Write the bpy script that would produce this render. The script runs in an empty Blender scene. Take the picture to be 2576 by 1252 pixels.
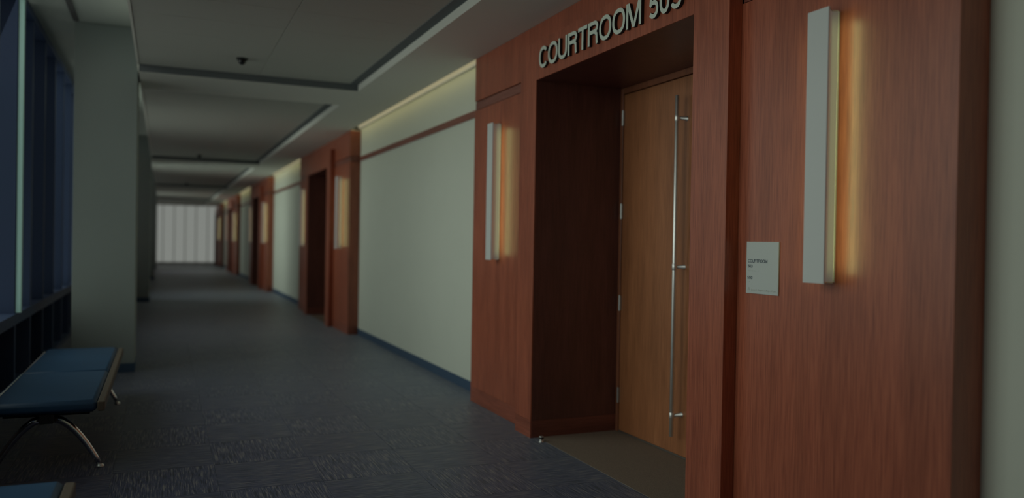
import bpy, bmesh, math, random
from mathutils import Vector, Matrix

random.seed(7)
scene = bpy.context.scene
C = scene.collection

# ------------------------------------------------------------------ camera
F_PX, YAW, PITCH, ROLL = 2019.365, 0.4101, -0.0083, 0.0171
CAM = Vector((-2.8455, 0.0, 1.5))
fwd = Vector((math.sin(YAW) * math.cos(PITCH), math.cos(YAW) * math.cos(PITCH), math.sin(PITCH)))
rgt = Vector((math.cos(YAW), -math.sin(YAW), 0.0))
upv = rgt.cross(fwd)
r2 = math.cos(ROLL) * rgt + math.sin(ROLL) * upv
u2 = -math.sin(ROLL) * rgt + math.cos(ROLL) * upv
cd = bpy.data.cameras.new('camera')
cd.sensor_fit = 'HORIZONTAL'
cd.sensor_width = 36.0
cd.lens = F_PX / 2576.0 * 36.0
cd.clip_start = 0.05
cd.dof.use_dof = True
cd.dof.focus_distance = 4.5
cd.dof.aperture_fstop = cd.lens / 1000.0 / 0.033
cam = bpy.data.objects.new('camera', cd)
C.objects.link(cam)
M = Matrix((r2, u2, -fwd)).transposed().to_4x4()
M.translation = CAM
cam.matrix_world = M
scene.camera = cam

# ------------------------------------------------------------------ world, daylight, exposure
w = bpy.data.worlds.new('world')
scene.world = w
w.use_nodes = True
w.node_tree.nodes['Background'].inputs[0].default_value = (1.0, 0.99, 0.93, 1)
w.node_tree.nodes['Background'].inputs[1].default_value = 0.24

scene.view_settings.view_transform = 'Standard'
scene.view_settings.look = 'None'
scene.view_settings.exposure = 0.0
scene.view_settings.gamma = 1.0
scene.view_settings.use_curve_mapping = False
scene.cycles.use_denoising = True
scene.cycles.max_bounces = 8
scene.cycles.diffuse_bounces = 5
scene.cycles.transparent_max_bounces = 12
scene.cycles.sample_clamp_indirect = 4.0
scene.cycles.caustics_reflective = False
scene.cycles.caustics_refractive = False


def area(name, loc, direction, sx, sy, power, col, spread=math.pi, up='Y'):
    d = bpy.data.lights.new(name, 'AREA')
    d.shape = 'RECTANGLE'
    d.size, d.size_y = sx, sy
    d.energy = power
    d.color = col
    d.spread = spread
    o = bpy.data.objects.new(name, d)
    C.objects.link(o)
    o.location = loc
    o.rotation_euler = Vector(direction).to_track_quat('-Z', up).to_euler()
    return o


DAY = (0.93, 1.0, 0.91)
# daylight outside the glazing of the left wall (unshaded bays)
for ya, yb in ((1.8, 5.5), (5.5, 10.0), (10.0, 17.0), (17.0, 27.0), (27.0, 47.0)):
    area('daylight', (-4.62, (ya + yb) / 2, 2.23), (1, 0, -0.35 if ya < 10 else -0.1), yb - ya, 2.94, (0.82 if ya < 15 else 1.3) * math.pi * 2.94 * (yb - ya), DAY, math.radians(115), 'Z')

# ------------------------------------------------------------------ dimensions (metres)
XP, XF, XD = -0.163, -0.244, 0.519      # wood panel face, frame face, door face
XG = -4.1                               # window plane
ZS, ZT, ZH = 3.219, 3.30, 3.78          # soffit, tiled ceiling, ceiling over the windows
XS = -0.79                              # soffit fascia
XE = -3.10                              # left edge of ceiling
YB, YE = -7.0, 47.2                     # back wall, end wall
PORT = [0.0, 10.55, 21.3, 31.9, 41.6]   # offsets of the wood door surrounds
Y0, Y5 = 7.099, 2.064                   # far and near edge of a surround
Y1, Y2, Y3, Y4 = 5.864, 5.575, 3.585, 3.288
ZO, ZF = 2.742, 3.036

# ------------------------------------------------------------------ materials
def new_mat(name):
    m = bpy.data.materials.new(name)
    m.use_nodes = True
    nt = m.node_tree
    return m, nt, nt.nodes['Principled BSDF']


def N(nt, typ, **kw):
    n = nt.nodes.new(typ)
    for k, v in kw.items():
        setattr(n, k, v)
    return n


def ramp(nt, fac, stops):
    r = N(nt, 'ShaderNodeValToRGB')
    el = r.color_ramp.elements
    while len(el) < len(stops):
        el.new(0.5)
    for e, (p, c) in zip(el, stops):
        e.position = p
        e.color = (*c, 1)
    nt.links.new(fac, r.inputs[0])
    return r.outputs[0]


def position(nt, scale):
    g = N(nt, 'ShaderNodeNewGeometry')
    mp = N(nt, 'ShaderNodeMapping')
    mp.inputs['Scale'].default_value = scale
    nt.links.new(g.outputs['Position'], mp.inputs[0])
    return mp.outputs[0]


def noise(nt, vec, scale, detail=4.0, rough=0.55):
    n = N(nt, 'ShaderNodeTexNoise')
    n.inputs['Scale'].default_value = scale
    n.inputs['Detail'].default_value = detail
    n.inputs['Roughness'].default_value = rough
    nt.links.new(vec, n.inputs['Vector'])
    return n.outputs[0]


def mixc(nt, fac, a, b, mode='MIX'):
    n = N(nt, 'ShaderNodeMix', data_type='RGBA', blend_type=mode)
    if isinstance(fac, float):
        n.inputs[0].default_value = fac
    else:
        nt.links.new(fac, n.inputs[0])
    for k, v in ((6, a), (7, b)):
        if isinstance(v, tuple):
            n.inputs[k].default_value = (*v, 1)
        else:
            nt.links.new(v, n.inputs[k])
    return n.outputs[2]


def wood(name, dark, mid, light, axis='Z', rough=0.38, spec=0.75, coat=0.0):
    m, nt, b = new_mat(name)
    # slender pores along the grain + broad tone bands
    s = {'Z': (1, 1, 0.028), 'Y': (1, 0.028, 1), 'X': (0.028, 1, 1)}[axis]
    fine = noise(nt, position(nt, s), 170, 5, 0.6)
    s2 = tuple(0.12 if v < 1 else 1 for v in s)
    broad = noise(nt, position(nt, s2), 9, 3, 0.5)
    c1 = ramp(nt, fine, [(0.30, dark), (0.52, mid), (0.75, light)])
    c2 = ramp(nt, broad, [(0.3, (0.80, 0.78, 0.76)), (0.7, (1.08, 1.08, 1.08))])
    col = mixc(nt, 1.0, c1, c2, 'MULTIPLY')
    nt.links.new(col, b.inputs['Base Color'])
    b.inputs['Roughness'].default_value = rough
    b.inputs['Specular IOR Level'].default_value = spec
    b.inputs['Coat Weight'].default_value = coat
    b.inputs['Coat Roughness'].default_value = 0.25
    bp = N(nt, 'ShaderNodeBump')
    bp.inputs['Strength'].default_value = 0.06
    bp.inputs['Distance'].default_value = 0.002
    nt.links.new(fine, bp.inputs['Height'])
    nt.links.new(bp.outputs[0], b.inputs['Normal'])
    return m


def plain(name, col, rough=0.6, metal=0.0, spec=0.5, var=0.0, vscale=3.0):
    m, nt, b = new_mat(name)
    b.inputs['Roughness'].default_value = rough
    b.inputs['Metallic'].default_value = metal
    b.inputs['Specular IOR Level'].default_value = spec
    if var:
        n = noise(nt, position(nt, (1, 1, 1)), vscale, 4)
        lo = tuple(c * (1 - var) for c in col)
        hi = tuple(min(1, c * (1 + var)) for c in col)
        nt.links.new(ramp(nt, n, [(0.3, lo), (0.7, hi)]), b.inputs['Base Color'])
    else:
        b.inputs['Base Color'].default_value = (*col, 1)
    return m


def glow(name, col, strength, base=(0.8, 0.8, 0.76)):
    m, nt, b = new_mat(name)
    b.inputs['Base Color'].default_value = (*base, 1)
    b.inputs['Roughness'].default_value = 0.5
    b.inputs['Emission Color'].default_value = (*col, 1)
    b.inputs['Emission Strength'].default_value = strength
    return m


def glass(name, tint, refl=0.10):
    m = bpy.data.materials.new(name)
    m.use_nodes = True
    nt = m.node_tree
    nt.nodes.clear()
    out = N(nt, 'ShaderNodeOutputMaterial')
    t = N(nt, 'ShaderNodeBsdfTransparent')
    t.inputs[0].default_value = (*tint, 1)
    g = N(nt, 'ShaderNodeBsdfGlossy')
    g.inputs['Roughness'].default_value = 0.03
    mx = N(nt, 'ShaderNodeMixShader')
    fr = N(nt, 'ShaderNodeLayerWeight')
    fr.inputs[0].default_value = refl
    nt.links.new(fr.outputs['Fresnel'], mx.inputs[0])
    nt.links.new(t.outputs[0], mx.inputs[1])
    nt.links.new(g.outputs[0], mx.inputs[2])
    nt.links.new(mx.outputs[0], out.inputs[0])
    return m


def carpet(name):
    m, nt, b = new_mat(name)
    g = N(nt, 'ShaderNodeNewGeometry')
    sep = N(nt, 'ShaderNodeSeparateXYZ')
    nt.links.new(g.outputs['Position'], sep.inputs[0])

    def math_(op, a, bb=None):
        n = N(nt, 'ShaderNodeMath', operation=op)
        for k, v in ((0, a), (1, bb)):
            if v is None:
                continue
            if isinstance(v, (int, float)):
                n.inputs[k].default_value = v
            else:
                nt.links.new(v, n.inputs[k])
        return n.outputs[0]
    fx = math_('FLOOR', math_('DIVIDE', math_('SUBTRACT', sep.outputs[0], TX0), TS))
    fy = math_('FLOOR', math_('DIVIDE', math_('SUBTRACT', sep.outputs[1], TY0), TS))
    par = math_('FLOORED_MODULO', math_('ADD', fx, fy), 2.0)
    sx = noise(nt, position(nt, (0.05, 1, 1)), 105, 4, 0.65)     # yarns running across the corridor
    sy = noise(nt, position(nt, (1, 0.05, 1)), 105, 4, 0.65)     # yarns running along it
    mixf = N(nt, 'ShaderNodeMix', data_type='FLOAT')
    nt.links.new(par, mixf.inputs[0])
    nt.links.new(sx, mixf.inputs[2])
    nt.links.new(sy, mixf.inputs[3])
    st = mixf.outputs[0]
    col = ramp(nt, st, [(0.38, (0.005, 0.008, 0.032)), (0.48, (0.035, 0.047, 0.128)),
                        (0.54, (0.075, 0.077, 0.142)), (0.64, (0.23, 0.22, 0.22))])
    # each tile a shade of its own
    wn = N(nt, 'ShaderNodeTexWhiteNoise', noise_dimensions='2D')
    cmb = N(nt, 'ShaderNodeCombineXYZ')
    nt.links.new(fx, cmb.inputs[0])
    nt.links.new(fy, cmb.inputs[1])
    nt.links.new(cmb.outputs[0], wn.inputs['Vector'])
    tone = ramp(nt, wn.outputs['Value'], [(0.0, (0.80, 0.83, 0.90)), (1.0, (1.1, 1.08, 1.03))])
    nt.links.new(mixc(nt, 1.0, col, tone, 'MULTIPLY'), b.inputs['Base Color'])
    b.inputs['Roughness'].default_value = 0.42
    b.inputs['Specular IOR Level'].default_value = 0.25
    b.inputs['Sheen Weight'].default_value = 0.35
    b.inputs['Sheen Roughness'].default_value = 0.35
    b.inputs['Sheen Tint'].default_value = (0.9, 1.0, 0.97, 1)
    bp = N(nt, 'ShaderNodeBump')
    bp.inputs['Strength'].default_value = 0.3
    bp.inputs['Distance'].default_value = 0.004
    nt.links.new(st, bp.inputs['Height'])
    nt.links.new(bp.outputs[0], b.inputs['Normal'])
    return m


def mottled(name, a, bcol, scale, rough=0.95):
    m, nt, b = new_mat(name)
    n = noise(nt, position(nt, (1, 1, 1)), scale, 5, 0.7)
    nt.links.new(ramp(nt, n, [(0.35, a), (0.65, bcol)]), b.inputs['Base Color'])
    b.inputs['Roughness'].default_value = rough
    b.inputs['Specular IOR Level'].default_value = 0.1
    bp = N(nt, 'ShaderNodeBump')
    bp.inputs['Strength'].default_value = 0.25
    bp.inputs['Distance'].default_value = 0.003
    nt.links.new(n, bp.inputs['Height'])
    nt.links.new(bp.outputs[0], b.inputs['Normal'])
    return m


TS, TX0, TY0 = 0.603, -0.107, 5.015     # carpet tile module and origin
MAT = dict(
    cherry=wood('cherry_veneer', (0.26, 0.060, 0.031), (0.42, 0.111, 0.056), (0.52, 0.158, 0.082), rough=0.38),
    cherry_h=wood('cherry_base_grain', (0.23, 0.060, 0.034), (0.36, 0.100, 0.057), (0.44, 0.14, 0.083), 'Y'),
    cherry_rail=wood('cherry_rail', (0.19, 0.062, 0.045), (0.29, 0.10, 0.072), (0.35, 0.13, 0.095), 'Y'),
    cherry_dark=wood('dark_stained_lining', (0.085, 0.030, 0.025), (0.14, 0.047, 0.037), (0.18, 0.065, 0.05), rough=0.4),  # shade of the door recess put into a darker copy of the cherry
    lining_base=wood('dark_stained_base', (0.13, 0.038, 0.026), (0.20, 0.058, 0.040), (0.25, 0.08, 0.055), 'X', rough=0.4),  # recess shade put into the colour of the base band as well
    oak=wood('door_veneer', (0.29, 0.108, 0.042), (0.43, 0.163, 0.066), (0.52, 0.215, 0.092), rough=0.45),
    frame=wood('door_frame_wood', (0.20, 0.070, 0.036), (0.30, 0.108, 0.055), (0.37, 0.14, 0.07)),
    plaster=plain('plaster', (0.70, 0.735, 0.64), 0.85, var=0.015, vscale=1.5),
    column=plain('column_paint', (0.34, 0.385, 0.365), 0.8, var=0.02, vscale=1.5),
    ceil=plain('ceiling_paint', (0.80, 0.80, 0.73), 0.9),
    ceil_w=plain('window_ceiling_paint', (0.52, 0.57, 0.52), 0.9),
    tile=mottled('ceiling_tile_face', (0.53, 0.54, 0.49), (0.59, 0.60, 0.545), 220),
    tile_grid=plain('ceiling_joint', (0.12, 0.12, 0.12), 0.9),
    slot=plain('dark_slot', (0.16, 0.18, 0.19), 0.8),  # shade at the ceiling tray edges, painted as an even dark grey
    base=plain('vinyl_base_blue', (0.055, 0.10, 0.17), 0.55),
    carpet=carpet('carpet_tiles'),
    brown=mottled('brown_carpet', (0.15, 0.122, 0.096), (0.34, 0.28, 0.225), 260),
    subfloor=plain('subfloor', (0.05, 0.05, 0.055), 0.9),
    steel=plain('brushed_steel', (0.88, 0.88, 0.85), 0.46, 1.0),
    steel_dull=plain('satin_steel', (0.5, 0.5, 0.49), 0.4, 1.0),
    chrome=plain('polished_chrome', (0.75, 0.77, 0.78), 0.12, 1.0),
    black=plain('black_rubber', (0.012, 0.012, 0.014), 0.55),
    letter_side=plain('letter_return', (0.008, 0.008, 0.011), 0.6),
    letter_face=plain('letter_face', (0.72, 0.80, 0.70), 0.35, spec=0.4),
    plaque=plain('plaque_face', (0.60, 0.64, 0.62), 0.4),
    plaque_text=plain('plaque_text', (0.02, 0.045, 0.075), 0.5),
    plaque_faint=plain('plaque_faint_text', (0.50, 0.52, 0.48), 0.5),
    white=plain('white_metal', (0.84, 0.87, 0.84), 0.35),
    plate=glow('sconce_front_acrylic', (0.93, 1.0, 0.94), 0.025, (0.60, 0.63, 0.61)),
    lens=glow('sconce_lens', (1.0, 0.96, 0.84), 0.05, (0.46, 0.46, 0.47)),
    cove=glow('cove_lens', (1.0, 0.95, 0.80), 0.10),
    vinyl=plain('teal_vinyl', (0.026, 0.085, 0.18), 0.5, var=0.06, vscale=4),
    bench_edge=plain('bench_edge_wood', (0.13, 0.10, 0.075), 0.5),
    alu_dark=plain('navy_mullion', (0.042, 0.068, 0.145), 0.5),
    alu=plain('pale_mullion', (0.75, 0.75, 0.71), 0.5),
    spandrel=plain('spandrel_navy', (0.035, 0.045, 0.075), 0.35),
    clear=glass('clear_glass', (0.93, 0.96, 0.95)),
    fin=plain('teal_fin', (0.62, 0.97, 0.90), 0.35),  # bright colour standing in for light in the gap between mullions
    dome=plain('smoked_dome', (0.02, 0.02, 0.022), 0.15),
)

# ------------------------------------------------------------------ mesh helpers
def bm_box(bm, x0, x1, y0, y1, z0, z1, bev=0.0):
    t = bmesh.new()
    bmesh.ops.create_cube(t, size=1.0)
    for v in t.verts:
        v.co = Vector(((x0 + x1) / 2 + v.co.x * (x1 - x0), (y0 + y1) / 2 + v.co.y * (y1 - y0),
                       (z0 + z1) / 2 + v.co.z * (z1 - z0)))
    if bev:
        bmesh.ops.bevel(t, geom=list(t.edges), offset=bev, segments=1, affect='EDGES', profile=0.5)
    me = bpy.data.meshes.new('tmp')
    t.to_mesh(me)
    t.free()
    bm.from_mesh(me)
    bpy.data.meshes.remove(me)


def bm_sweep(bm, prof, y0, y1):
    """closed profile [(x,z)...] extruded along y"""
    a = [bm.verts.new((x, y0, z)) for x, z in prof]
    b = [bm.verts.new((x, y1, z)) for x, z in prof]
    n = len(prof)
    for k in range(n):
        bm.faces.new((a[k], a[(k + 1) % n], b[(k + 1) % n], b[k]))
    bm.faces.new(a[::-1])
    bm.faces.new(b)


def bm_prism_z(bm, prof, z0, z1):
    """closed profile [(x,y)...] extruded along z"""
    a = [bm.verts.new((x, y, z0)) for x, y in prof]
    b = [bm.verts.new((x, y, z1)) for x, y in prof]
    n = len(prof)
    for k in range(n):
        bm.faces.new((a[k], a[(k + 1) % n], b[(k + 1) % n], b[k]))
    bm.faces.new(a[::-1])
    bm.faces.new(b)


def bm_lathe(bm, c, prof, axis='Z', seg=24):
    """prof [(r,h)...] spun round an axis through c"""
    rings = []
    for r, h in prof:
        ring = []
        for k in range(seg):
            a = 2 * math.pi * k / seg
            if axis == 'Z':
                p = (c[0] + r * math.cos(a), c[1] + r * math.sin(a), c[2] + h)
            elif axis == 'X':
                p = (c[0] + h, c[1] + r * math.cos(a), c[2] + r * math.sin(a))
            else:
                p = (c[0] + r * math.cos(a), c[1] + h, c[2] + r * math.sin(a))
            ring.append(bm.verts.new(p))
        rings.append(ring)
    for a, b in zip(rings, rings[1:]):
        for k in range(seg):
            bm.faces.new((a[k], a[(k + 1) % seg], b[(k + 1) % seg], b[k]))
    bm.faces.new(rings[0][::-1])
    bm.faces.new(rings[-1])


def bm_tube(bm, pts, rad, seg=10):
    pts = [Vector(p) for p in pts]
    rings = []
    for i, p in enumerate(pts):
        d = (pts[min(i + 1, len(pts) - 1)] - pts[max(i - 1, 0)]).normalized()
        s = d.cross(Vector((0, 1, 0)))
        s = s.normalized() if s.length > 1e-4 else Vector((1, 0, 0))
        t = s.cross(d)
        r = rad[i] if isinstance(rad, (list, tuple)) else rad
        rings.append([bm.verts.new(p + (s * math.cos(2 * math.pi * k / seg) + t * math.sin(2 * math.pi * k / seg)) * r)
                      for k in range(seg)])
    for a, b in zip(rings, rings[1:]):
        for k in range(seg):
            bm.faces.new((a[k], a[(k + 1) % seg], b[(k + 1) % seg], b[k]))
    bm.faces.new(rings[0][::-1])
    bm.faces.new(rings[-1])


def root_loc(o):
    v = Vector((0, 0, 0))
    while o is not None:
        v += o.location
        o = o.parent
    return v


def obj(name, bm, mat, parent=None, smooth=False):
    """links one mesh; its coordinates are given in the room's frame"""
    bmesh.ops.recalc_face_normals(bm, faces=bm.faces)
    off = root_loc(parent)
    if off.length:
        bmesh.ops.translate(bm, verts=bm.verts, vec=-off)
    me = bpy.data.meshes.new(name)
    bm.to_mesh(me)
    bm.free()
    me.materials.append(MAT[mat] if isinstance(mat, str) else mat)
    if smooth:
        for p in me.polygons:
            p.use_smooth = True
    o = bpy.data.objects.new(name, me)
    C.objects.link(o)
    o.parent = parent
    return o


def box(name, x0, x1, y0, y1, z0, z1, mat, parent=None, bev=0.0):
    bm = bmesh.new()
    bm_box(bm, x0, x1, y0, y1, z0, z1, bev)
    return obj(name, bm, mat, parent)


def tag(o, label=None, cat=None, group=None, kind=None):
    for k, v in (('label', label), ('category', cat), ('group', group), ('kind', kind)):
        if v:
            o[k] = v
    return o


def empty(name, loc):
    o = bpy.data.objects.new(name, None)
    o.empty_display_size = 0.1
    C.objects.link(o)
    o.location = loc
    return o


def shared(name, src, loc, parent):
    o = bpy.data.objects.new(name, src.data)
    C.objects.link(o)
    o.location = loc
    o.parent = parent
    return o


# ------------------------------------------------------------------ floor
NEAR = 12.25                                     # carpet tiles are built piece by piece up to here
bm = bmesh.new()
bm_box(bm, XG - 0.5, 0.0, YB - 0.2, TY0 + TS * 12, -0.2, -0.008)
floor = tag(obj('floor', bm, 'subfloor'), 'dark blue-grey striated carpet tile floor of the corridor', 'floor', kind='structure')
box('far_carpet', XG - 0.5, 0.0, TY0 + TS * 12 + 0.001, YE + 0.3, -0.2, 0.0, 'carpet', floor)
src = None
i0, i1 = math.floor((XG - TX0) / TS), 0
for j in range(math.floor((YB - TY0) / TS), 12):
    for i in range(i0, i1 + 1):
        x0, y0 = TX0 + i * TS, TY0 + j * TS
        xe = min(x0 + TS, -0.0005)
        if i == i1:                               # cut strip along the wall
            box('carpet_tile', x0 + 0.0006, xe, y0 + 0.0006, y0 + TS - 0.0006, -0.0075, 0.0, 'carpet', floor, 0.0008)
        elif src is None:
            src = box('carpet_tile', 0.0006, TS - 0.0006, 0.0006, TS - 0.0006, -0.0075, 0.0, 'carpet', floor, 0.0008)
            src.location = (x0, y0, 0)
        else:
            shared('carpet_tile', src, (x0, y0, 0), floor)

# ------------------------------------------------------------------ door surrounds
SURR_LABEL = [
    'cherry wood panelled door surround carrying the raised COURTROOM 503 letters',
    'cherry wood door surround at the far end of the nearest pale wall stretch',
    'third cherry wood door surround along the corridor from the COURTROOM 503 letters',
    'fourth cherry wood door surround along the corridor, small in the distance',
    'farthest cherry wood door surround beside the bright end window',
]
DOOR_LABEL = [
    'light brown veneer double door with long steel pull bars under COURTROOM 503',
    'dark recessed double door in the second wood surround',
    'dark recessed double door in the third wood surround',
    'dark recessed double door in the fourth wood surround',
    'dark recessed double door in the farthest wood surround',
]
SC_NEAR = [
    'large white vertical wall sconce on the wood panel right of the room plaque',
    'white vertical wall sconce on the near side of the second wood surround',
    'white vertical wall sconce on the near side of the third wood surround',
    'white vertical wall sconce on the near side of the fourth wood surround',
    'white vertical wall sconce on the farthest wood surround',
]
SC_FAR = [
    'narrow white wall sconce on the wood panel left of the recessed doorway',
    'white vertical wall sconce on the far side of the second wood surround',
    'white vertical wall sconce on the far side of the third wood surround',
    'white vertical wall sconce on the far side of the fourth wood surround',
]
WARM = (0.86, 1.0, 0.40)


def sconce(yc, label):
    z0, z1 = 1.345, 2.530
    s = tag(empty('wall_sconce', (XP, yc, z0)), label, 'sconce', 'vertical wall sconces on the wood panels')
    box('back_plate', XP - 0.010, XP - 0.0005, yc - 0.036, yc + 0.036, z0 + 0.004, z1 - 0.004, 'white', s, 0.001)
    # frosted lens, waisted on both sides, that carries the front plate
    prof = [(XP - 0.0105, yc - 0.034), (XP - 0.040, yc - 0.028), (XP - 0.060, yc - 0.040), (XP - 0.083, yc - 0.054),
            (XP - 0.083, yc + 0.054), (XP - 0.060, yc + 0.040), (XP - 0.040, yc + 0.028), (XP - 0.0105, yc + 0.034)]
    bm = bmesh.new()
    bm_prism_z(bm, prof, z0 + 0.008, z1 - 0.008)
    obj('lens', bm, 'lens', s)
    box('front_plate', XP - 0.092, XP - 0.0835, yc - 0.061, yc + 0.061, z0, z1, 'plate', s, 0.001)
    for za in (z0 + 0.001, z1 - 0.0075):
        bm = bmesh.new()
        bm_prism_z(bm, prof, za, za + 0.0065)
        obj('end_cap', bm, 'white', s)
    for k in (-1, 1):                              # the tubes behind the plate's rims wash the wood on both sides
        area('sconce_lamp', (XP - 0.0775, yc + k * 0.0585, (z0 + z1) / 2), (1.0, k * 0.45, 0), 1.10, 0.012, 0.31, WARM,
             math.radians(150), 'Z').rotation_euler = (
            Matrix(((0, 1, 0), (0, 0, 1), (1, 0, 0))).to_euler())
        l = C.objects[-1]
        d = Vector((1.0, k * 0.45, 0)).normalized()
        zax = -d
        xax = Vector((0, 0, 1))
        yax = zax.cross(xax)
        l.rotation_euler = Matrix((xax, yax, zax)).transposed().to_euler()
    return s


def surround(n, dy):
    full = dy + Y0 < YE
    y = lambda v: v + dy
    near_e, far_e = y(Y5), min(y(Y0), YE - 0.01)
    P = tag(empty('door_surround', (0, y(Y2), 0)), SURR_LABEL[n], 'door surround', 'cherry wood door surrounds along the right wall')
    g = 0.0012
    ZB, R0, R1 = 0.138, 2.735, 2.809
    sides = [(near_e, y(Y4))] + ([(y(Y1), far_e)] if full else [(y(Y1), far_e)] if far_e > y(Y1) + 0.1 else [])
    for a, b in sides:
        box('base_board', XP, -0.001, a, b, 0.0, ZB - g, 'cherry_h', P, 0.0008)
        box('panel', XP, -0.001, a, b, ZB, R0 - 0.007, 'cherry', P, 0.0008)
        box('rail', XP + 0.007, -0.001, a + 0.002, b - 0.002, R0, R1, 'cherry_rail', P)
        ua, ub = (a, y(Y4) - 0.025) if a == near_e else (y(5.888), b)
        box('upper_panel', XP, -0.001, ua, ub, R1 + 0.007, ZS - 0.002, 'cherry', P, 0.0008)
    box('header_panel', XP, -0.001, y(Y4) - 0.0205, min(y(5.886), far_e), R1 + 0.007, ZS - 0.002, 'cherry', P, 0.0008)
    for a, b in ((y(Y2), y(Y1)), (y(Y4), y(Y3))):
        b = min(b, far_e)
        if b <= a:
            continue
        ia, ib = (a, a + 0.02) if a == y(Y2) else (b - 0.02, b)        # lining strip on the doorway side
        oa, ob = (ib + g, b) if a == y(Y2) else (a, ia - g)            # body of the post behind its face
        for nm, z0, z1, m in (('post_base', 0.0, 0.133, 'cherry_h'), ('post', 0.1342, ZF, 'cherry')):
            bm = bmesh.new()
            bm_box(bm, XF, XF + 0.010, a, b, z0, z1, 0.0008)
            if ob > oa:
                bm_box(bm, XF + 0.0101, XP, oa, ob, z0, z1)
            obj(nm, bm, m, P)
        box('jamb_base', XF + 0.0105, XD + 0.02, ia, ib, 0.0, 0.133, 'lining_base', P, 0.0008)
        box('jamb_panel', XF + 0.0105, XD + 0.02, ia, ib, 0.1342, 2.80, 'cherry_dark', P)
    hf = min(y(Y2), far_e)
    bm = bmesh.new()
    bm_box(bm, XF, XF + 0.010, y(Y3) + g, hf - g, ZO, ZF, 0.0008)
    bm_box(bm, XF + 0.0101, XP, y(Y3) + g, hf - g, ZO + 0.021, ZF)
    obj('head_board', bm, 'cherry', P)
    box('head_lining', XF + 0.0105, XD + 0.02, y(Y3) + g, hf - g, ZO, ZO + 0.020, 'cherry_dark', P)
    # brown carpet of the recess
    box('doorway_carpet', -0.182, XD + 0.15, y(Y3) + 0.0005, hf - 0.0005, -0.02, 0.003, 'brown', floor)
    # door
    D = tag(empty('door_%d' % (n + 1), (XD, y(4.58), 0)), DOOR_LABEL[n], 'door', kind='structure')
    fx0, fx1 = XD - 0.010, XD + 0.10
    for a, b in ((y(Y2) - 0.036, y(Y2) - 0.0005), (y(Y3) + 0.0005, y(Y3) + 0.036)):
        b = min(b, far_e)
        if b > a:
            box('frame_jamb', fx0, fx1, a, b, 0.0035, ZO - 0.0005, 'frame', D, 0.0015)
    box('frame_head', fx0, fx1, y(Y3) + 0.0365, hf - 0.0365, ZO - 0.046, ZO - 0.0005, 'frame', D, 0.0015)
    mid = y((Y2 + Y3) / 2)
    leaves = ((mid + 0.002, hf - 0.040, 1), (y(Y3) + 0.040, mid - 0.002, -1))
    for a, b, s in leaves:
        lf = box('door_leaf', XD, XD + 0.045, a, b, 0.016, ZO - 0.053, 'oak', D, 0.001)
        box('door_sweep', XD - 0.004, XD + 0.040, a + 0.002, b - 0.002, 0.0045, 0.0155, 'steel_dull', lf)
        hx, hy = XD - 0.083, (a + 0.113 if s > 0 else b - 0.113)
        bm = bmesh.new()
        bm_lathe(bm, (hx, hy, 0.160), [(0.0135, 0), (0.015, 0.0015), (0.015, 2.3845), (0.0135, 2.386)], seg=20)
        pb = obj('pull_bar', bm, 'steel', lf, True)
        for zb in (2.389, 1.347, 0.306):
            bm = bmesh.new()
            bm_lathe(bm, (hx, hy, zb - 0.022), [(0.0158, 0), (0.0175, 0.002), (0.0175, 0.042), (0.0158, 0.044)], seg=20)
            bm_lathe(bm, (hx + 0.012, hy, zb), [(0.013, 0), (0.013, XD - 0.002 - hx - 0.012), (0.018, XD - 0.002 - hx - 0.012),
                                              (0.018, XD - 0.0005 - hx - 0.012)], 'X', 18)
            obj('pull_bracket', bm, 'steel', lf, True)
        ye = b + 0.002 if s > 0 else a - 0.002
        for zc in (2.505, 1.763, 1.031, 0.296):
            bm = bmesh.new()
            bm_lathe(bm, (XD - 0.013, ye, zc - 0.062), [(0.006, 0), (0.0085, 0.001), (0.0085, 0.123), (0.006, 0.124)], seg=12)
            bm_box(bm, XD - 0.012, XD - 0.0005, ye - 0.013, ye + 0.001, zc - 0.058, zc + 0.058)
            obj('hinge', bm, 'steel_dull', lf)
    box('door_backing', XD + 0.12, XD + 0.20, y(Y3) - 0.02, min(y(Y2) + 0.02, far_e), 0.004, 2.80, 'subfloor', D)  # unseen dark box added behind the leaves to stop light leaking in
    sconce(y((Y5 + Y4) / 2), SC_NEAR[n])
    if full:
        sconce(y((Y1 + Y0) / 2), SC_FAR[n])


for n, dy in enumerate(PORT):
    surround(n, dy)

# ------------------------------------------------------------------ right wall, base, picture rail, cove lights
segs = []
prev = YB
for dy in PORT:
    segs.append((prev, dy + Y5 - 0.001))
    prev = min(dy + Y0 + 0.001, YE)
if prev < YE - 0.05:
    segs.append((prev, YE))
bm = bmesh.new()
for a, b in segs:
    bm_box(bm, 0.0, 0.75, a, b, -0.1, 3.75)
for dy in PORT:                                   # wall behind the side panels and above the recesses
    bm_box(bm, 0.0, 0.75, dy + Y5 - 0.001, dy + Y3 - 0.0212, -0.1, 3.75)
    if dy + Y2 + 0.03 < YE:
        bm_box(bm, 0.0, 0.75, dy + Y2 + 0.0212, min(dy + Y0 + 0.001, YE), -0.1, 3.75)
    bm_box(bm, 0.0, 0.75, dy + Y3 - 0.0212, min(dy + Y2, YE) + 0.0212, 2.801, 3.75)
wall_right = tag(obj('wall_right', bm, 'plaster'), 'pale grey-green plaster wall on the right of the corridor', 'wall', kind='structure')
COVE = ['bright linear cove light above the near plaster wall at the right edge',
        'bright linear cove light above the plaster wall left of the COURTROOM 503 surround',
        'linear cove light between the second and third wood surrounds',
        'linear cove light between the third and fourth wood surrounds',
        'linear cove light between the fourth and farthest wood surrounds', 'linear cove light at the end']
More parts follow.
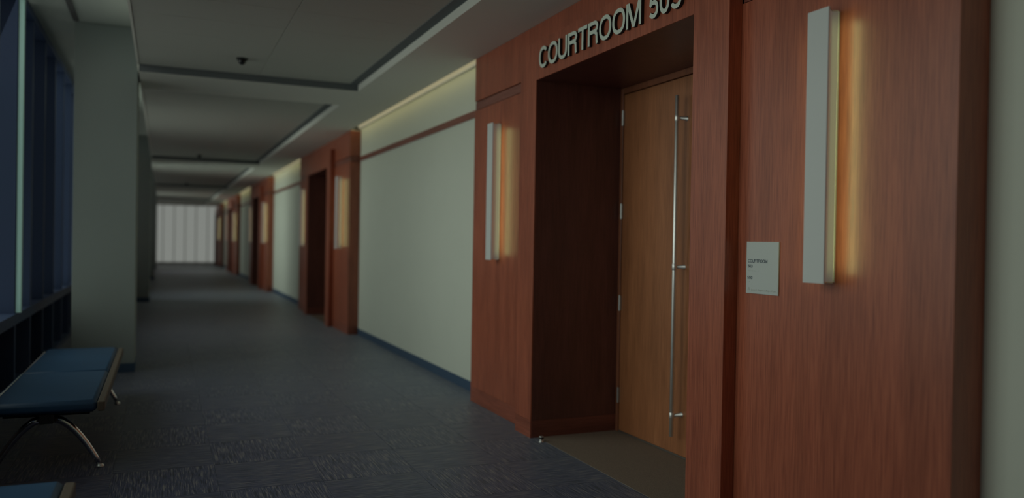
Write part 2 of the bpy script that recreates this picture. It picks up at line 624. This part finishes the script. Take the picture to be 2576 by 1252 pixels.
for k, (a, b) in enumerate(segs):
    box('vinyl_base', -0.008, 0.0, a, b, 0.0, 0.10, 'base', wall_right, 0.001)
    box('picture_rail', -0.012, 0.0, a, b, 2.735, 2.809, 'cherry_rail', wall_right, 0.001)
    cl = tag(empty('cove_light', (0, (a + b) / 2, 3.24)), COVE[k], 'cove light', 'linear cove lights over the plaster walls')
    box('housing', -0.030, -0.0005, a + 0.002, b - 0.002, 3.246, 3.345, 'white', cl)
    bm = bmesh.new()
    bm_sweep(bm, [(-0.0305, 3.250), (-0.045, 3.258), (-0.048, 3.295), (-0.045, 3.332), (-0.0305, 3.340)], a + 0.004, b - 0.004)
    obj('lens', bm, 'cove', cl)
    l = area('cove_lamp', (-0.150, (a + b) / 2, 3.262), (0.75, 0, -0.66), 0.02, b - a - 0.02, 0.20 * (b - a), (1.0, 0.82, 0.34), math.radians(170))
    d = Vector((0.82, 0, -0.57)).normalized()
    l.rotation_euler = Matrix((Vector((0, 1, 0)).cross(-d), Vector((0, 1, 0)), -d)).transposed().to_euler()

# ------------------------------------------------------------------ ceiling
bulk = [(9.30, 10.35), (19.65, 20.70), (30.0, 31.05), (40.35, 41.4)]
bm = bmesh.new()
bm_box(bm, XE, XS, YB, YE, ZT + 0.03, ZT + 0.12)                    # deck over the tiles
bm_box(bm, XE - 0.02, XE, YB, YE, ZT - 0.004, ZH)                           # edge facing the windows
bm_box(bm, XS - 0.001, XS + 0.02, YB, YE, ZS + 0.012, ZT + 0.119)   # fascia of the soffit
bm_box(bm, XS + 0.02, 0.0, YB, YE, 3.40, 3.45)                      # top of the light slot
for a, b in bulk:
    bm_box(bm, XE, XS - 0.001, a, b, ZS, ZT + 0.03)
ceiling = tag(obj('ceiling', bm, 'ceil'), 'pale tiled corridor ceiling with soffit and cross bulkheads', 'ceiling', kind='structure')
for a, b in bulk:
    box('slot_diffuser', XE + 0.001, XS - 0.002, a - 0.012, a - 0.0005, ZS + 0.006, ZT - 0.0005, 'slot', ceiling)  # dark strip added for the shade on the bulkhead's near face
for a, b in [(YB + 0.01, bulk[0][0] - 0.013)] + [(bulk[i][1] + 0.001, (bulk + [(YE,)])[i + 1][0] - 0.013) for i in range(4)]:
    box('slot_diffuser', XS - 0.095, XS - 0.0015, a, b, ZT - 0.006, ZT - 0.0005, 'slot', ceiling)  # shade beside the soffit fascia, put in as a dark strip
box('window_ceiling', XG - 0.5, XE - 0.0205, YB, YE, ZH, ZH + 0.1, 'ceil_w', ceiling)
cuts = sorted([YB, YE] + [v for dy in PORT for v in (dy + Y5, dy + Y0) if v < YE])
for a, b in zip(cuts, cuts[1:]):
    over = any(abs(a - (dy + Y5)) < 0.01 for dy in PORT)
    box('soffit_panel', XS - 0.001, -0.0005 if over else XP - 0.002, a + 0.0015, b - 0.0015, ZS, ZS + 0.0115, 'ceil', ceiling)
src = {}
spans = [(YB, bulk[0][0])] + [(bulk[i][1], bulk[i + 1][0]) for i in range(3)] + [(bulk[3][1], YE)]
TY = 0.6
for a, b in spans:
    k0 = math.floor((a - 5.929) / TY)
    for k in range(k0, math.ceil((b - 5.929) / TY)):
        ya, yb = max(a, 5.929 + k * TY), min(b, 5.929 + (k + 1) * TY)
        if yb - ya < 0.03:
            continue
        for xa, xb in ((XE, -1.90), (-1.90, XS - 0.001)):
            key = (round(yb - ya, 3), xa)
            if key not in src:
                src[key] = box('ceiling_tile', xa + 0.002, xb - 0.002, 0.002, yb - ya - 0.002, ZT, ZT + 0.015, 'tile', ceiling, 0.002)
                src[key].location = (0, ya, 0)
            else:
                shared('ceiling_tile', src[key], (0, ya, 0), ceiling)
bm = bmesh.new()
bm_box(bm, XE + 0.001, XS - 0.002, YB + 0.001, YE - 0.001, ZT + 0.0155, ZT + 0.0295)
obj('tile_grid', bm, 'tile_grid', ceiling)
box('slot_diffuser', -3.745, -3.695, YB + 0.01, 9.7, ZH - 0.012, ZH - 0.0005, 'tile_grid', ceiling)

# ------------------------------------------------------------------ back wall and end window
tag(box('wall_back', XG - 0.5, 0.25, YB - 0.2, YB - 0.001, -0.1, 3.9, 'plaster'), 'plain plaster wall closing the near end of the corridor', 'wall', kind='structure')
we = empty('window_1', (-2.0, YE, 0))
tag(we, 'bright floor-to-ceiling window at the far end of the corridor', 'window', kind='structure')
mx = [XG - 0.45, -3.55, -2.86, -2.30, -1.75, -1.20, -0.60, 0.0]
for a, b in zip(mx, mx[1:]):
    box('pane', a + 0.021, b - 0.021, YE + 0.05, YE + 0.06, 0.12, 3.20, 'clear', we)
for a in mx:
    box('mullion', a - 0.02, a + 0.02, YE + 0.03, YE + 0.08, 0.0, 3.5, 'alu', we)
box('bottom_rail', XG - 0.45, 0.0, YE + 0.03, YE + 0.09, 0.0, 0.12, 'alu', we)
box('head_panel', XG - 0.45, 0.0, YE + 0.03, YE + 0.09, 3.20, 3.9, 'ceil', we)

# ------------------------------------------------------------------ left glazing
wl = empty('window_2', (XG, 8.7, 0))
tag(wl, 'navy framed curtain wall with deep vertical mullions along the left side', 'window', kind='structure')
FS, FY, XO = 0.94, 8.70, XG - 0.27               # mullion spacing, one known mullion, outer face
ks = range(math.ceil((YB + 0.05 - FY) / FS), math.floor((YE - 0.05 - FY) / FS) + 1)
fin = pane = spn = None
for k in ks:
    yy = FY + k * FS
    if fin is None:
        fin = box('mullion', XO, XG, -0.03, 0.03, 0.0, ZH - 0.001, 'alu_dark', wl, 0.004)
        pane = box('pane', XO + 0.02, XO + 0.03, 0.031, FS - 0.031, 0.761, 3.699, 'clear', wl)
        spn = box('spandrel', XO + 0.02, XO + 0.08, 0.031, FS - 0.031, 0.061, 0.659, 'spandrel', wl)
        for o in (fin, pane, spn):
            o.location.y += yy - 8.7 + root_loc(wl).y
    else:
        for nm, o in (('mullion', fin), ('pane', pane), ('spandrel', spn)):
            shared(nm, o, (o.location.x, yy, o.location.z), wl).location.y = o.location.y + (k - ks[0]) * FS
box('mullion_cap', XG + 0.001, XG + 0.050, FY - 0.022, FY + 0.022, 0.765, 3.695, 'fin', wl, 0.004)  # strip added for the light slit between mullions, its brightness painted on
box('transom', XO - 0.01, XG + 0.015, YB, YE, 0.66, 0.76, 'alu_dark', wl)
box('sill_plate', XO - 0.01, XG + 0.015, YB, YE, 0.0, 0.06, 'alu_dark', wl)
box('head_rail', XO - 0.01, XG + 0.012, YB, YE, 3.70, ZH - 0.0005, 'alu_dark', wl)

# ------------------------------------------------------------------ columns
CL = ['grey-green square column behind the teal bench', 'paler square column just beyond the nearest column',
      'third square column along the windows, almost hidden by nearer columns', 'farthest square column along the windows, almost hidden']
for k, yc in enumerate((9.75, 20.1, 30.45, 40.8)):
    c = tag(empty('column', (-3.43, yc + 0.3, 0)), CL[k], 'column', 'square columns along the windows')
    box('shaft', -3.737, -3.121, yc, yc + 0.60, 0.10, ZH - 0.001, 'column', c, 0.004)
    box('base_strip', -3.743, -3.115, yc - 0.006, yc + 0.606, 0.0, 0.0995, 'base', c, 0.002)

# ------------------------------------------------------------------ benches
def bench(ya, yb, label):
    xl, xr, zt = -3.83, -3.175, 0.455
    B = tag(empty('bench', ((xl + xr) / 2, (ya + yb) / 2, 0)), label, 'bench', 'teal vinyl benches by the windows')
    ym = ya + (yb - ya) * 0.47
    for a, b in ((ya, ym - 0.006), (ym + 0.006, yb)):
        bm = bmesh.new()
        bm_box(bm, xl + 0.02, xr - 0.045, a, b, 0.375, zt, 0.022)
        bmesh.ops.bevel(bm, geom=[e for e in bm.edges if e.calc_length() > 0.2], offset=0.008, segments=2, affect='EDGES', profile=0.6)
        obj('seat_pad', bm, 'vinyl', B, True)
    box('edge_trim', xr - 0.042, xr, ya + 0.01, yb - 0.01, 0.380, zt - 0.012, 'bench_edge', B, 0.006)
    bm = bmesh.new()
    bm_tube(bm, [(xl + 0.008, ya + 0.02, zt - 0.03), (xl + 0.008, yb - 0.02, zt - 0.03)], 0.011)
    obj('edge_tube', bm, 'chrome', B, True)
    xm = (xl + xr) / 2
    box('beam', xm - 0.04, xm + 0.04, ya + 0.02, yb - 0.02, 0.315, 0.3745, 'black', B, 0.004)
    for yl in (ya + 0.10, yb - 0.45):
        box('leg_plate', xm - 0.24, xm + 0.24, yl - 0.035, yl + 0.035, 0.355, 0.3745, 'black', B, 0.003)
        for s in (-1, 1):
            pts, rad = [], []
            for t in range(9):
                u = t / 8
                pts.append((xm + s * (0.03 + 0.27 * u ** 0.8), yl, 0.335 - 0.318 * u ** 1.35))
                rad.append(0.026 - 0.010 * u)
            bm = bmesh.new()
            bm_tube(bm, pts, rad, 12)
            lg = obj('leg', bm, 'chrome', B, True)
            bm = bmesh.new()
            bm_lathe(bm, (xm + s * 0.30, yl, 0.0005), [(0.024, 0), (0.026, 0.004), (0.020, 0.016), (0.012, 0.024)], seg=16)
            obj('foot', bm, 'steel', lg, True)


bench(5.72, 8.40, 'teal vinyl bench on chrome legs in front of the square column')
bench(1.20, 3.90, 'teal vinyl bench whose far corner shows at the bottom left')

# ------------------------------------------------------------------ raised letters COURTROOM 503
def text_bm(txt, extrude, offset=0.0, res=6):
    cu = bpy.data.curves.new('t', 'FONT')
    cu.body = txt
    cu.size = 1.0
    cu.extrude = extrude
    cu.offset = offset
    cu.resolution_u = res
    o = bpy.data.objects.new('t', cu)
    C.objects.link(o)
    dg = bpy.context.evaluated_depsgraph_get()
    me = bpy.data.meshes.new_from_object(o.evaluated_get(dg))
    bm = bmesh.new()
    bm.from_mesh(me)
    bpy.data.objects.remove(o)
    bpy.data.curves.remove(cu)
    bpy.data.meshes.remove(me)
    bmesh.ops.remove_doubles(bm, verts=bm.verts, dist=1e-5)
    return bm


def fit(bm, y_left, y_right, zb, zt, x_back, depth, cap):
    """lay text on the wall: reading direction runs towards -y, faces look to -x; cap = height of a capital in the text"""
    xs = [v.co.x for v in bm.verts]
    zs = [v.co.z for v in bm.verts]
    xa, xb = min(xs), max(xs)
    z0 = min(zs)
    dz = max(max(zs) - z0, 1e-6)
    for v in bm.verts:
        x, yy, z = v.co
        v.co = (x_back - (z - z0) / dz * depth, y_left + (y_right - y_left) * (x - xa) / (xb - xa), zb + yy / cap * (zt - zb))


CAP = max(v.co.y for v in text_bm('T', 0.01).verts)

# hand-drawn grotesque capitals and figures, cap height 1: stroke paths of (x, y), joined solids
SW = 0.165


def arc(cx, cy, rx, ry, a0, a1, n=22, p=2.25):
    """piece of a superellipse from a0 to a1 degrees"""
    out = []
    for k in range(n + 1):
        a = math.radians(a0 + (a1 - a0) * k / n)
        c_, s_ = math.cos(a), math.sin(a)
        out.append((cx + rx * math.copysign(abs(c_) ** (2 / p), c_), cy + ry * math.copysign(abs(s_) ** (2 / p), s_)))
    return out


H = SW / 2
GLYPH = {
    'C': (0.96, [arc(0.48, 0.5, 0.48 - H, 0.515 - H, 38, 322, 34)]),
    'O': (1.04, [arc(0.52, 0.5, 0.52 - H, 0.515 - H, 0, 360, 44)]),
    '0': (0.70, [arc(0.35, 0.5, 0.35 - H, 0.51 - H, 0, 360, 40)]),
    'U': (0.92, [[(H, 1.0), (H, 0.40)] + arc(0.46, 0.40, 0.46 - H, 0.415 - H, 180, 360, 22)[1:-1] + [(0.92 - H, 0.40), (0.92 - H, 1.0)]]),
    'T': (0.86, [[(0, 1 - H), (0.86, 1 - H)], [(0.43, 1 - H), (0.43, 0)]]),
    'R': (0.94, [[(H, 0), (H, 1)], [(0, 1 - H), (0.56, 1 - H)] + arc(0.56, 0.735, 0.36 - H, 0.265 - H, 90, -90, 16, 2.0)[1:] + [(0.1, 0.47 + H)],
                 [(0.52, 0.47 + H), (0.68, 0.50), (0.775, 0.40), (0.79, 0.22), (0.805, 0.08), (0.825, 0.0)]]),
    'M': (1.14, [[(H, 0), (H, 1)], [(1.14 - H, 0), (1.14 - H, 1)], ('poly', [(0.03, 1.0), (0.235, 1.0), (0.655, 0.0), (0.485, 0.0)]),
                 ('poly', [(0.905, 1.0), (1.11, 1.0), (0.655, 0.0), (0.485, 0.0)])]),
    '5': (0.70, [[(0.66, 1 - H), (0.20, 1 - H)], [(0.205, 1.0 - H), (0.125, 0.47)],
                 [(0.10, 0.485), (0.20, 0.575)] + arc(0.345, 0.325, 0.355 - H, 0.34 - H, 100, -148, 26, 2.1)]),
    '3': (0.70, [arc(0.335, 0.745, 0.315 - H, 0.27 - H, 165, -78, 22, 2.1) + [(0.28, 0.54)],
                 [(0.28, 0.54)] + arc(0.345, 0.285, 0.355 - H, 0.30 - H, 80, -165, 24, 2.1)]),
}


def stroke_solid(bm, path, width, tf, depth):
    """ribbon of the given width along a path, made solid; tf maps (x, y, h) to the room"""
    if path[0] == 'poly':
        lo = [bm.verts.new(tf(x, y, 0.0)) for x, y in path[1]]
        hi = [bm.verts.new(tf(x, y, depth)) for x, y in path[1]]
        m = len(lo)
        bm.faces.new(hi)
        bm.faces.new(lo[::-1])
        for k in range(m):
            bm.faces.new((lo[k], lo[(k + 1) % m], hi[(k + 1) % m], hi[k]))
        return
    n = len(path)
    closed = n > 3 and (Vector(path[0]) - Vector(path[-1])).length < 1e-4
    L, R = [], []
    for k in range(n):
        p = Vector(path[k])
        a = Vector(path[k - 1]) if k else (Vector(path[-2]) if closed else None)
        b = Vector(path[k + 1]) if k < n - 1 else (Vector(path[1]) if closed else None)
        d1 = (p - a).normalized() if a is not None else (b - p).normalized()
        d2 = (b - p).normalized() if b is not None else d1
        t = (d1 + d2).normalized()
        m = Vector((-t.y, t.x)) * (width / 2 / max(0.6, t.dot(d1)))
        L.append(p + m)
        R.append(p - m)
    q = [[bm.verts.new(tf(v.x, v.y, h)) for v in side] for side in (L, R) for h in (0.0, depth)]
    l0, l1, r0, r1 = q
    for k in range(n - 1):
        bm.faces.new((l1[k], l1[k + 1], r1[k + 1], r1[k]))
        bm.faces.new((l0[k], r0[k], r0[k + 1], l0[k + 1]))
        bm.faces.new((l0[k], l0[k + 1], l1[k + 1], l1[k]))
        bm.faces.new((r0[k], r1[k], r1[k + 1], r0[k + 1]))
    if not closed:
        bm.faces.new((l0[0], l1[0], r1[0], r0[0]))
        bm.faces.new((l0[-1], r0[-1], r1[-1], l1[-1]))


def glyph_word(txt, y_left, y_right, zb, zt, x_back, depth, gap=0.09):
    """one bmesh per character, the word stretched between y_left and y_right"""
    total = sum(GLYPH[c][0] for c in txt) + gap * (len(txt) - 1)
    sy = (y_right - y_left) / total
    sz = zt - zb
    u, out = 0.0, []
    for c in txt:
        bm = bmesh.new()
        wd, paths = GLYPH[c]
        for k, p in enumerate(paths):
            stroke_solid(bm, p, SW, lambda x, y, h, u=u: (x_back - h, y_left + (u + x) * sy, zb + y * sz), depth * (1 - 0.02 * k))
        out.append(bm)
        u += wd + gap
    return out


S = tag(empty('room_sign', (XF, 4.58, 2.80)), 'raised pale letters COURTROOM 503 with black sides on the wood header', 'sign')
LZ0, LZ1, LX, LD = 2.808, 2.963, XF - 0.0015, 0.021
for txt, yl, yr in (('COURTROOM', 5.482, 4.076), ('503', 3.995, 3.672)):
    for bm in glyph_word(txt, yl, yr, LZ0, LZ1, LX, LD):
        o = obj('letter', bm, 'letter_side', S)
        o.data.materials.append(MAT['letter_face'])
        for p in o.data.polygons:
            if abs(p.normal.x) > 0.9 and all(abs(o.data.vertices[v].co.x + XF - (LX - LD)) < 0.003 for v in p.vertices):
                p.material_index = 1

# ------------------------------------------------------------------ room plaque
PY0, PY1, PZ0, PZ1 = 3.212, 2.984, 1.268, 1.523
Pq = tag(empty('room_plaque', (XP, (PY0 + PY1) / 2, PZ0)), 'white room plaque reading COURTROOM 503 and 550 left of the large sconce', 'plaque')
box('plate', XP - 0.0075, XP - 0.001, PY1, PY0, PZ0, PZ1, 'plaque', Pq, 0.0006)
PW, PH = PY0 - PY1, PZ1 - PZ0


def line(name, txt, u0, u1, v, h, mat, bold=0.0):
    bm = text_bm(txt, 0.01, bold, 4)
    zc = PZ1 - v * PH
    fit(bm, PY0 - u0 * PW, PY0 - u1 * PW, zc - h / 2, zc + h / 2, XP - 0.0075, 0.0008, CAP)
    return obj(name, bm, mat, Pq)


for txt, u0, u1, v, h in (('COURTROOM', 0.055, 0.665, 0.372, 0.0165), ('503', 0.055, 0.205, 0.472, 0.0145), ('550', 0.045, 0.205, 0.695, 0.0145)):
    zc = PZ1 - v * PH
    for bm in glyph_word(txt, PY0 - u0 * PW, PY0 - u1 * PW, zc - h / 2, zc + h / 2, XP - 0.0075, 0.0008):
        obj('character', bm, 'plaque_text', Pq)
line('lettering', 'James E. Rogers College of Law', 0.17, 0.94, 0.925, 0.0085, 'plaque_faint')
for v, u1, n in ((0.560, 0.42, 20), (0.775, 0.13, 7)):            # raised dots under the numbers
    bm = bmesh.new()
    for k in range(n):
        u = 0.06 + (u1 - 0.06) * k / (n - 1)
        for r in range(3):
            if random.random() < 0.5:
                yy, zz = PY0 - u * PW, PZ1 - v * PH - (r - 1) * 0.0024
                bm_box(bm, XP - 0.0082, XP - 0.0074, yy - 0.0007, yy + 0.0007, zz - 0.0007, zz + 0.0007)
    tag(obj('raised_dots', bm, 'plaque_faint', Pq), kind='stuff')
bm = bmesh.new()                                                   # block A emblem
ya, zb = PY0 - 0.055 * PW, PZ1 - 0.945 * PH


def stroke(pts):
    vs = [bm.verts.new((XP - 0.0083, ya - u, zb + v)) for u, v in pts]
    ws = [bm.verts.new((XP - 0.0074, ya - u, zb + v)) for u, v in pts]
    n = len(pts)
    bm.faces.new(vs)
    bm.faces.new(ws[::-1])
    for k in range(n):
        bm.faces.new((vs[k], vs[(k + 1) % n], ws[(k + 1) % n], ws[k]))


stroke([(0.000, 0), (0.007, 0), (0.007, 0.0022), (0.000, 0.0022)])
stroke([(0.0105, 0), (0.0175, 0), (0.0175, 0.0022), (0.0105, 0.0022)])
stroke([(0.0016, 0.0022), (0.0045, 0.0022), (0.0080, 0.0135), (0.0058, 0.0135)])
stroke([(0.0130, 0.0022), (0.0159, 0.0022), (0.0117, 0.0135), (0.0095, 0.0135)])
stroke([(0.0048, 0.0050), (0.0127, 0.0050), (0.0121, 0.0070), (0.0054, 0.0070)])
stroke([(0.0050, 0.0135), (0.0125, 0.0135), (0.0125, 0.0155), (0.0050, 0.0155)])
obj('emblem', bm, 'plaque_faint', Pq)

# ------------------------------------------------------------------ small things
ds = tag(empty('door_stop', (-0.213, 5.438, 0)), 'small steel door stop with black rubber ring on the carpet edge', 'door stop')
bm = bmesh.new()
bm_lathe(bm, (-0.213, 5.438, 0.0005), [(0.020, 0), (0.020, 0.004), (0.0135, 0.006), (0.0135, 0.024)], seg=20)
obj('base', bm, 'steel', ds, True)
bm = bmesh.new()
bm_lathe(bm, (-0.213, 5.438, 0.0248), [(0.013, 0), (0.0185, 0.002), (0.0185, 0.010), (0.013, 0.012)], seg=20)
obj('rubber_ring', bm, 'black', ds, True)
bm = bmesh.new()
bm_lathe(bm, (-0.213, 5.438, 0.0370), [(0.0175, 0), (0.0175, 0.005), (0.012, 0.0075)], seg=20)
obj('cap', bm, 'steel', ds, True)

DL = ['small black dome camera on the nearest tiled ceiling bay', 'tiny black dome camera on the second ceiling bay',
      'tiny black dome camera on the third ceiling bay']
for k, yy in enumerate((8.50, 18.9, 29.2)):
    d = tag(empty('dome_camera', (-2.14, yy, ZT)), DL[k], 'camera', 'dome cameras on the ceiling')
    bm = bmesh.new()
    bm_lathe(bm, (-2.14, yy, ZT - 0.0205), [(0.040, 0), (0.056, 0.008), (0.056, 0.020)], seg=24)
    obj('mount', bm, 'black', d, True)
    bm = bmesh.new()
    bm_lathe(bm, (-2.14, yy, ZT - 0.021), [(0.042, 0)] + [(0.042 * math.cos(t * math.pi / 14), -0.045 * math.sin(t * math.pi / 14)) for t in range(1, 7)] + [(0.004, -0.045)], seg=24)
    obj('dome', bm, 'dome', d, True)
